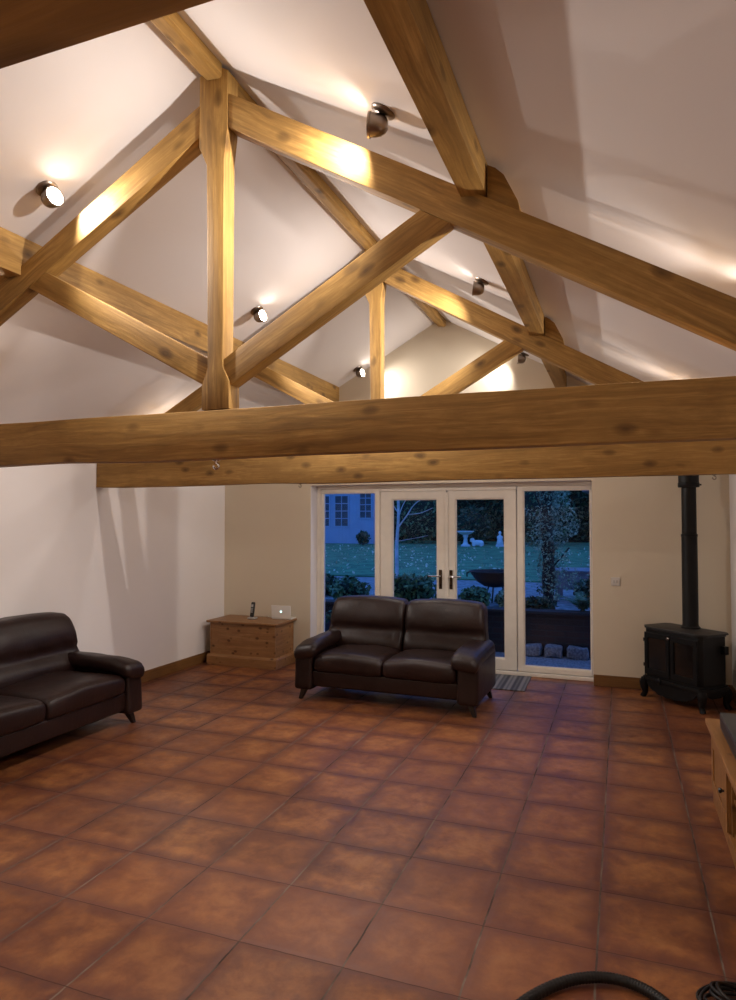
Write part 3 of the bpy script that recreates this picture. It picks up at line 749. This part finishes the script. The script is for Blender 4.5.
for k, (x, w) in enumerate(((-1.18, .20), (-.93, .22), (-.66, .26))):
    b = bmesh.new(); softbox(b, (x+w/2, 8.93, .055), (w, .15, .15), .03, 5, lambda p, u, v, w_: p+noise.noise_vector(p*9+Vector((k, 0, 0)))*.02)
    tag(link('stone_block', b, M['gravel'], smooth=True), ('leftmost', 'middle', 'rightmost')[k]+' of three rough stone blocks at the foot of the garden wall', 'stone', 'stone blocks by the garden wall')
def lf(): 
    y = random.uniform(14.3, 23.3); x = random.uniform(-13, 1); return Vector((x, y, lawn(y)+.02))
b = bmesh.new(); leaves(b, 700, lf, .05); tag(link('fallen_leaves', b, M['fallen']), 'pale fallen leaves scattered over the lawn', 'leaves', kind='stuff')

def bush(name, c, r, n, size, mat, lbl, cat, core=True, stem=None, grp=None):
    root = empty(name, (c[0], c[1], stem if stem is not None else c[2]-r[2]), 0, lbl, cat, grp)
    def f():
        d = Vector((random.gauss(0, 1), random.gauss(0, 1), random.gauss(0, 1))).normalized()*random.uniform(.6, 1.0)
        d *= 1+.25*noise.noise(d*2.5+Vector(c))
        return Vector(c)+Vector((d.x*r[0], d.y*r[1], d.z*r[2]))
    b = bmesh.new(); leaves(b, n, f, size)
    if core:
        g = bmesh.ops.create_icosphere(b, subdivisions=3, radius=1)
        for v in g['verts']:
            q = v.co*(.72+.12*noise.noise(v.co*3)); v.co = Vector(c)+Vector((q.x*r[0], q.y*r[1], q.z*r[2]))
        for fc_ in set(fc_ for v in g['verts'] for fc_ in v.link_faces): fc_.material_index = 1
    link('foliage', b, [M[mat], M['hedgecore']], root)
    if stem is not None:
        b = bmesh.new(); tube(b, [(c[0], c[1], stem), (c[0]+.02, c[1], c[2])], .03, 8); link('stem', b, M['bark'], root)
    return root
# tall hedge behind lawn
hd_ = empty('boundary_hedge', (-5, 27, lawn(26)), 0, 'tall dark hedge closing off the far side of the lawn', 'hedge')
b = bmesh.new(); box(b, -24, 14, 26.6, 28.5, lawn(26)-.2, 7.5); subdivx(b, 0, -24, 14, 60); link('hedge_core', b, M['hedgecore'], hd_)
def hf():
    x = random.uniform(-15, 6); z = random.uniform(1.0, 5.0); return Vector((x, 26.55+.05*noise.noise(Vector((x*.8, 0, z*.8)))-random.random()*.18, z))
b = bmesh.new(); leaves(b, 14000, hf, .10); link('foliage', b, M['hedge'], hd_)
for k, (x, y, rx, rz, n_) in enumerate(((-7.3, 24.9, 1.05, 1.3, 1300), (-5.2, 24.9, .80, .8, 900), (-2.7, 24.7, 1.2, 1.3, 1100), (0.6, 24.5, 1.5, 1.5, 1500))):
    bush('garden_bush', (x, y, lawn(y)+rz*.8), (rx, .7, rz), n_, .085, 'hedge' if k % 2 else 'shrub',
         ['rounded dark bush at the back of the lawn right of the summer house', 'low bush at the back of the lawn seen through the left door', 'bush behind the bird bath and statue', 'wide bush behind the climbing ivy'][k], 'bush', grp='bushes along the hedge')

# summer house
SY = 24.3; sh = empty('summer_house', (-11.5, SY, lawn(SY)), 0, 'pale painted summer house with paned windows beyond the lawn', 'shed'); zz = lawn(SY)
sx0, sx1 = -14.5, -8.75
b = bmesh.new(); box(b, sx0, sx1, SY, SY+1.7, zz-.1, zz+2.6); link('wall', b, M['shed'], sh)
b = bmesh.new()
n_b = 0
x = sx0
while x < sx1-.01:
    box(b, x+.005, min(x+.145, sx1)-.005, SY-.012, SY, zz, zz+2.6); x += .145
link('cladding', b, M['shed'], sh)
b = bmesh.new(); prism(b, [(SY-.35, zz+2.5), (SY+1.8, zz+2.5), (SY+.8, zz+3.4)], sx0-.2, sx1+.2, 'X'); link('roof', b, M['slate'], sh)
def shwin(xa, xb, za, zb, nx, nz, nm='window'):
    b = bmesh.new(); t_ = .05
    box(b, xa-t_, xb+t_, SY-.045, SY-.012, za-t_, za); box(b, xa-t_, xb+t_, SY-.045, SY-.012, zb, zb+t_); box(b, xa-t_, xa, SY-.045, SY-.012, za, zb); box(b, xb, xb+t_, SY-.045, SY-.012, za, zb)
    for i in range(1, nx): q = xa+(xb-xa)*i/nx; box(b, q-.015, q+.015, SY-.04, SY-.014, za, zb)
    for i in range(1, nz): q = za+(zb-za)*i/nz; box(b, xa, xb, SY-.04, SY-.014, q-.015, q+.015)
    f = link(nm, b, M['shed'], sh)
    b = bmesh.new(); box(b, xa, xb, SY-.022, SY-.013, za, zb); link('pane', b, M['shedglass'], f)
shwin(-10.46, -9.93, zz+.68, zz+1.84, 2, 4)
shwin(-9.42, -8.97, zz+1.0, zz+2.0, 2, 4); shwin(-11.35, -10.72, zz+.68, zz+1.84, 3, 4)
bush('potted_shrub', (-9.0, 23.5, lawn(23.5)+.28), (.26, .26, .25), 260, .07, 'hedge', 'small dark shrub in front of the summer house', 'shrub', stem=lawn(23.5))

# bird bath, statues
bz = lawn(23.6); bb_ = empty('bird_bath', (-5.16, 23.6, bz), 0, 'pale stone bird bath at the back of the lawn', 'bird bath')
b = bmesh.new(); lathe(b, [(0, 0), (.17, 0), (.17, .05), (.11, .08), (.075, .14), (.065, .30), (.10, .36), (.085, .40)], (-5.16, 23.6, bz), 18); link('pedestal', b, M['stone'], bb_, smooth=40)
b = bmesh.new(); lathe(b, [(0, .40), (.09, .40), (.24, .47), (.30, .52), (.30, .545), (.26, .54), (.10, .48), (0, .47)], (-5.16, 23.6, bz), 22); link('basin', b, M['stone'], bb_, smooth=40)
def figure(name, x, y, s, lbl, seated):
    z = lawn(y); b = bmesh.new()
    if seated: # small crouching garden animal ornament
        softbox(b, (x, y, z+.10*s), (.42*s, .20*s, .20*s), .08*s, 6, lambda p, u, v, w: p+Vector((0, 0, .03*(1-u*u)))); softbox(b, (x-.20*s, y, z+.22*s), (.16*s, .14*s, .15*s), .06*s, 5)
        for dx in (-.12, .12): softbox(b, (x+dx*s, y-.06*s, z+.035*s), (.10*s, .08*s, .07*s), .03*s, 4)
    else:
        softbox(b, (x, y, z+.05*s), (.34*s, .26*s, .10*s), .02, 4); lathe(b, [(0, .1*s), (.15*s, .1*s), (.14*s, .2*s), (.11*s, .32*s), (.14*s, .44*s), (.05*s, .50*s), (.03*s, .52*s), (.06*s, .56*s), (.065*s, .62*s), (.04*s, .67*s), (0, .68*s)], (x, y, z), 16)
    tag(link(name, b, M['stone'], smooth=True), lbl, 'statue')
figure('garden_ornament', -4.72, 23.6, 1.0, 'low pale stone ornament right of the bird bath', True)
figure('garden_statue', -3.95, 23.6, .80, 'upright pale stone statue at the back of the lawn by the door edge', False)

# fire pit
fp_ = empty('fire_pit', (-1.86, 10.5, .47), 0, 'dark round fire bowl on legs standing on the terrace', 'fire pit')
b = bmesh.new(); lathe(b, [(0, .21), (.16, .235), (.28, .31), (.36, .42), (.385, .46), (.40, .46), (.40, .47), (.37, .47), (.34, .42), (.26, .33), (.14, .26), (0, .24)], (-1.84, 10.5, .47), 30); link('bowl', b, M['rust'], fp_, smooth=40)
for k in range(3):
    a = 2*pi*k/3+.5; b = bmesh.new(); tube(b, [(-1.84+.12*cos(a), 10.5+.12*sin(a), .47+.23), (-1.84+.22*cos(a), 10.5+.22*sin(a), .47)], .012, 8); link('leg', b, M['rust'], fp_)
b = bmesh.new(); tube(b, [(-2.23, 10.48, .915), (-2.27, 10.48, .90), (-2.27, 10.48, .84)], .012, 8); link('handle', b, M['rust'], fp_)

# birch with bare branches
bt = empty('bare_tree', (-4.24, 13.0, .47), 0, 'slender pale tree with bare branches seen through the left door', 'tree')
b = bmesh.new(); tr = [(-4.24, 13, .42), (-4.25, 13, 1.2), (-4.22, 13.02, 1.9), (-4.26, 13.05, 3.2), (-4.22, 13.1, 4.4)]; tube(b, smooth_path(tr, 6), lambda i: .040-.0010*i, 10); link('trunk', b, M['birch'], bt, smooth=True)
for pts, r0 in (([(-4.24, 13, 1.55), (-4.02, 12.95, 1.82), (-3.8, 12.9, 2.08), (-3.3, 12.8, 2.32)], .018), ([(-4.0, 12.95, 1.84), (-3.75, 13, 1.87), (-3.5, 13, 1.97)], .009),
                ([(-4.22, 13, 1.75), (-4.08, 13.0, 2.1), (-3.75, 13.1, 2.5)], .012), ([(-4.24, 13, 1.9), (-4.5, 13, 2.3), (-4.8, 13.1, 2.7)], .012), ([(-4.24, 13, 1.3), (-3.9, 13, 1.36), (-3.6, 13, 1.42)], .006)):
    b = bmesh.new(); tube(b, smooth_path(pts, 6), lambda i, r0=r0: r0*(1-.035*i), 8); link('branch', b, M['birch'], bt, smooth=True)

# ivy clad trunk, ferns, shrubs
iv = empty('ivy_clad_tree', (-.97, 9.8, .47), 0, 'dark tree trunk wrapped in ivy outside the right sidelight', 'tree')
b = bmesh.new(); tube(b, smooth_path([(-.97, 9.8, .40), (-.96, 9.8, 1.1), (-.985, 9.8, 1.7), (-.97, 9.8, 2.5), (-.96, 9.8, 3.2)], 8), lambda i: .085+.012*sin(i*1.3), 12); link('trunk', b, M['bark'], iv, smooth=True)
for k in range(7):
    a0 = k*1.3; b = bmesh.new(); z0 = 1.0+.25*k
    pts = [(-.96, 9.8, z0), (-.96+.15*cos(a0), 9.8+.1*sin(a0), z0+.18), (-.94+.26*cos(a0), 9.8+.2*sin(a0), z0+.34)]
    tube(b, smooth_path(pts, 5), .012, 7); link('branch', b, M['bark'], iv, smooth=True)
def ivf():
    t_ = random.random()
    if t_ < .20: a = random.uniform(0, 2*pi); z = random.uniform(.6, 3.0); r_ = random.uniform(.09, .16); return Vector((-.97+r_*cos(a), 9.8+r_*sin(a), z))
    x = random.uniform(-1.40, .25); z = random.uniform(.75, 2.9)
    if x < -1.15 and random.random() < .4: return None
    if noise.noise(Vector((x*3.2, z*2.6, 1.7))) < -.16: return None
    if x < -1.0 and z < 1.35 and random.random() < .8: return None
    if z < 1.35 and x > -.55 and random.random() < .8: return None
    return Vector((x, 9.82+random.uniform(-.27, .25), z))
b = bmesh.new(); leaves(b, 9500, ivf, .024); link('ivy_leaves', b, M['ivy'], iv)
def fern(name, x, y, z, n, L_, lbl, grp=None):
    b = bmesh.new()
    for k in range(n):
        a = 2*pi*k/n+random.uniform(-.2, .2); up = random.uniform(.6, 1.1); l_ = L_*random.uniform(.75, 1.1)
        N = 14; side = Vector((-sin(a), cos(a), 0))
        for i in range(N):
            t0 = i/N; 
            P = lambda t: Vector((x+cos(a)*l_*t*.75, y+sin(a)*l_*t*.75, z+l_*up*(t-.62*t*t)))
            p = P(t0); q = P(t0+.055); wd = .09*L_*sin(pi*min(1, t0+.12))**.7*1.6
            for s in (-1, 1):
                tip = p+side*s*wd+Vector((cos(a), sin(a), 0))*.02-Vector((0, 0, .01)); b.faces.new([b.verts.new(p), b.verts.new(q), b.verts.new(tip)])
    tag(link(name, b, M['shrub']), lbl, 'fern', grp)
fern('fern', -.48, 9.24, .55, 22, .50, 'fern with arching fronds on the garden wall below the ivy')
fern('fern', .12, 9.5, .55, 16, .42, 'fern behind the garden wall at the right edge of the right sidelight')
fern('fern', -3.40, 10.6, .47, 16, .45, 'fern on the terrace beside the pale bare tree')
bush('terrace_shrub', (-2.95, 9.75, .70), (.42, .26, .22), 900, .05, 'shrub', 'leafy shrub on the terrace seen low through the left door', 'shrub', stem=.47)
bush('terrace_shrub', (-3.95, 9.75, .62), (.32, .26, .22), 700, .045, 'shrub', 'dark leafy shrub seen at lower right of the left sidelight', 'shrub', stem=.47)
bush('terrace_shrub', (-1.60, 9.9, .58), (.13, .15, .14), 450, .035, 'ivy', 'small pale shrub left of the ivy clad trunk', 'shrub', stem=.47)
bush('terrace_shrub', (-2.00, 9.80, .60), (.24, .20, .16), 600, .04, 'shrub', 'low leafy shrub in front of the fire bowl', 'shrub', stem=.47)
bush('terrace_shrub', (-.33, 10.42, .68), (.34, .20, .22), 900, .045, 'hedge', 'dark leafy shrub between the ivy clad trunk and the garden table', 'shrub', stem=.47)
bush('terrace_shrub', (-4.75, 10.3, .64), (.45, .3, .20), 800, .05, 'hedge', 'dark low shrub at the left edge of the left sidelight', 'shrub', stem=.47)
for k, (x, y, rx) in enumerate(((-1.05, 9.36, .24), (.02, 9.38, .26), (.55, 9.5, .3))):
    bush('ground_cover_plant', (x, y, .60), (rx, .12, .10), 500, .035, 'hedge', ['dark low plant on the garden wall left of the ivy clad trunk', 'dark low plant on the garden wall right of the ferns', 'dark low plant at the right end of the garden wall'][k], 'plant', stem=.545, grp='low plants on the garden wall')
for k, (x, y, s_) in enumerate(((-4.50, 8.60, .88), (-3.97, 8.62, .78))):
    pr_ = empty('potted_plant', (x, y, -.02), 0, ['dark round pot with a low plant outside the left sidelight', 'smaller dark pot beside the pot outside the left sidelight'][k], 'potted plant')
    b = bmesh.new(); lathe(b, [(0, 0), (.15*s_, 0), (.21*s_, .20*s_), (.235*s_, .40*s_), (.25*s_, .42*s_), (.25*s_, .45*s_), (.22*s_, .45*s_), (.21*s_, .40*s_), (0, .40*s_)], (x, y, -.02), 24); link('pot', b, M['pot'], pr_, smooth=40)
    b = bmesh.new()
    leaves(b, 500, lambda: Vector((x+random.uniform(-.25, .25)*s_, y+random.uniform(-.2, .2)*s_, .40*s_+abs(random.gauss(0, .05)))), .03); link('foliage', b, M['hedge'], pr_)

# garden bench and lantern at right
gb = empty('garden_table', (-.15, 11.2, .47), 0, 'grey slatted garden table outside the right sidelight', 'table')
b = bmesh.new()
for k in range(6): box(b, -1.02, .7, 10.75+k*.13, 10.865+k*.13, .93, .955, .004)
link('table_top', b, M['gwood'], gb)
b = bmesh.new(); box(b, -.98, .66, 10.78, 10.80, .66, .93); link('apron', b, M['gwood'], gb)
for x in (-.96, .6):
    for y in (10.80, 11.42):
        b = bmesh.new(); box(b, x, x+.06, y, y+.06, .47, .93, .004); link('leg', b, M['gwood'], gb)
ln = empty('garden_lantern', (-.36, 11.05, .955), 0, 'pale lantern standing on the grey garden table', 'lantern')
b = bmesh.new(); box(b, -.46, -.26, 10.95, 11.15, .956, .985, .004)
for dx in (-.45, -.275):
    for dy in (10.96, 11.135): box(b, dx, dx+.015, dy, dy+.015, .985, 1.16)
link('frame', b, M['stone'], ln)
b = bmesh.new(); lathe(b, [(.16, 1.16), (.14, 1.18), (.05, 1.26), (.02, 1.29), (0, 1.29)], (-.36, 11.05, 0), 4, Matrix.Rotation(pi/4, 4, 'Z')); link('roof', b, M['stone'], ln)

# round roofed garden pavilion far right
gz = empty('garden_pavilion', (-.2, 15.5, .5), 0, 'garden pavilion with a rounded roof showing at the top of the right sidelight', 'pavilion')
zg = lawn(15.5)
b = bmesh.new(); lathe(b, [(0, 3.3), (.35, 3.2), (.8, 2.85), (1.15, 2.35), (1.25, 2.05), (1.18, 2.02), (0, 2.05)], (.45, 15.5, .3), 28); link('roof', b, M['slate'], gz, smooth=40)
for k in range(6):
    a = 2*pi*k/6; b = bmesh.new(); tube(b, [(.45+1.0*cos(a), 15.5+1.0*sin(a), zg), (.45+1.0*cos(a), 15.5+1.0*sin(a), 2.36)], .05, 10); link('post', b, M['gwood'], gz)

# ------------------------------------------------------------------ world, camera, view
w = bpy.data.worlds.new('dusk'); bpy.context.scene.world = w; w.use_nodes = True
nt = w.node_tree; bg = nt.nodes['Background']; bg.inputs[0].default_value = (.085, .29, 1.0, 1); bg.inputs[1].default_value = 1.35

cam = bpy.data.cameras.new('camera'); co = bpy.data.objects.new('camera', cam); C.objects.link(co)
f, yaw, pitch, roll = 675.46, .3585, .0310, .0007
cam.sensor_fit = 'VERTICAL'; cam.sensor_height = 24; cam.lens = f/1000*24; cam.clip_start = .05; cam.clip_end = 200
fw = Vector((-sin(yaw)*cos(pitch), cos(yaw)*cos(pitch), sin(pitch))); rt_ = Vector((cos(yaw), sin(yaw), 0)); up_ = rt_.cross(fw)
r2 = cos(roll)*rt_+sin(roll)*up_; u2 = -sin(roll)*rt_+cos(roll)*up_
m = Matrix((r2, u2, -fw)).transposed().to_4x4(); m.translation = Vector((0, 0, 1.71)); co.matrix_world = m
S = bpy.context.scene; S.camera = co
S.view_settings.view_transform = 'Standard'; S.view_settings.look = 'None'; S.view_settings.gamma = 1; S.view_settings.use_curve_mapping = False
S.view_settings.exposure = 0.0
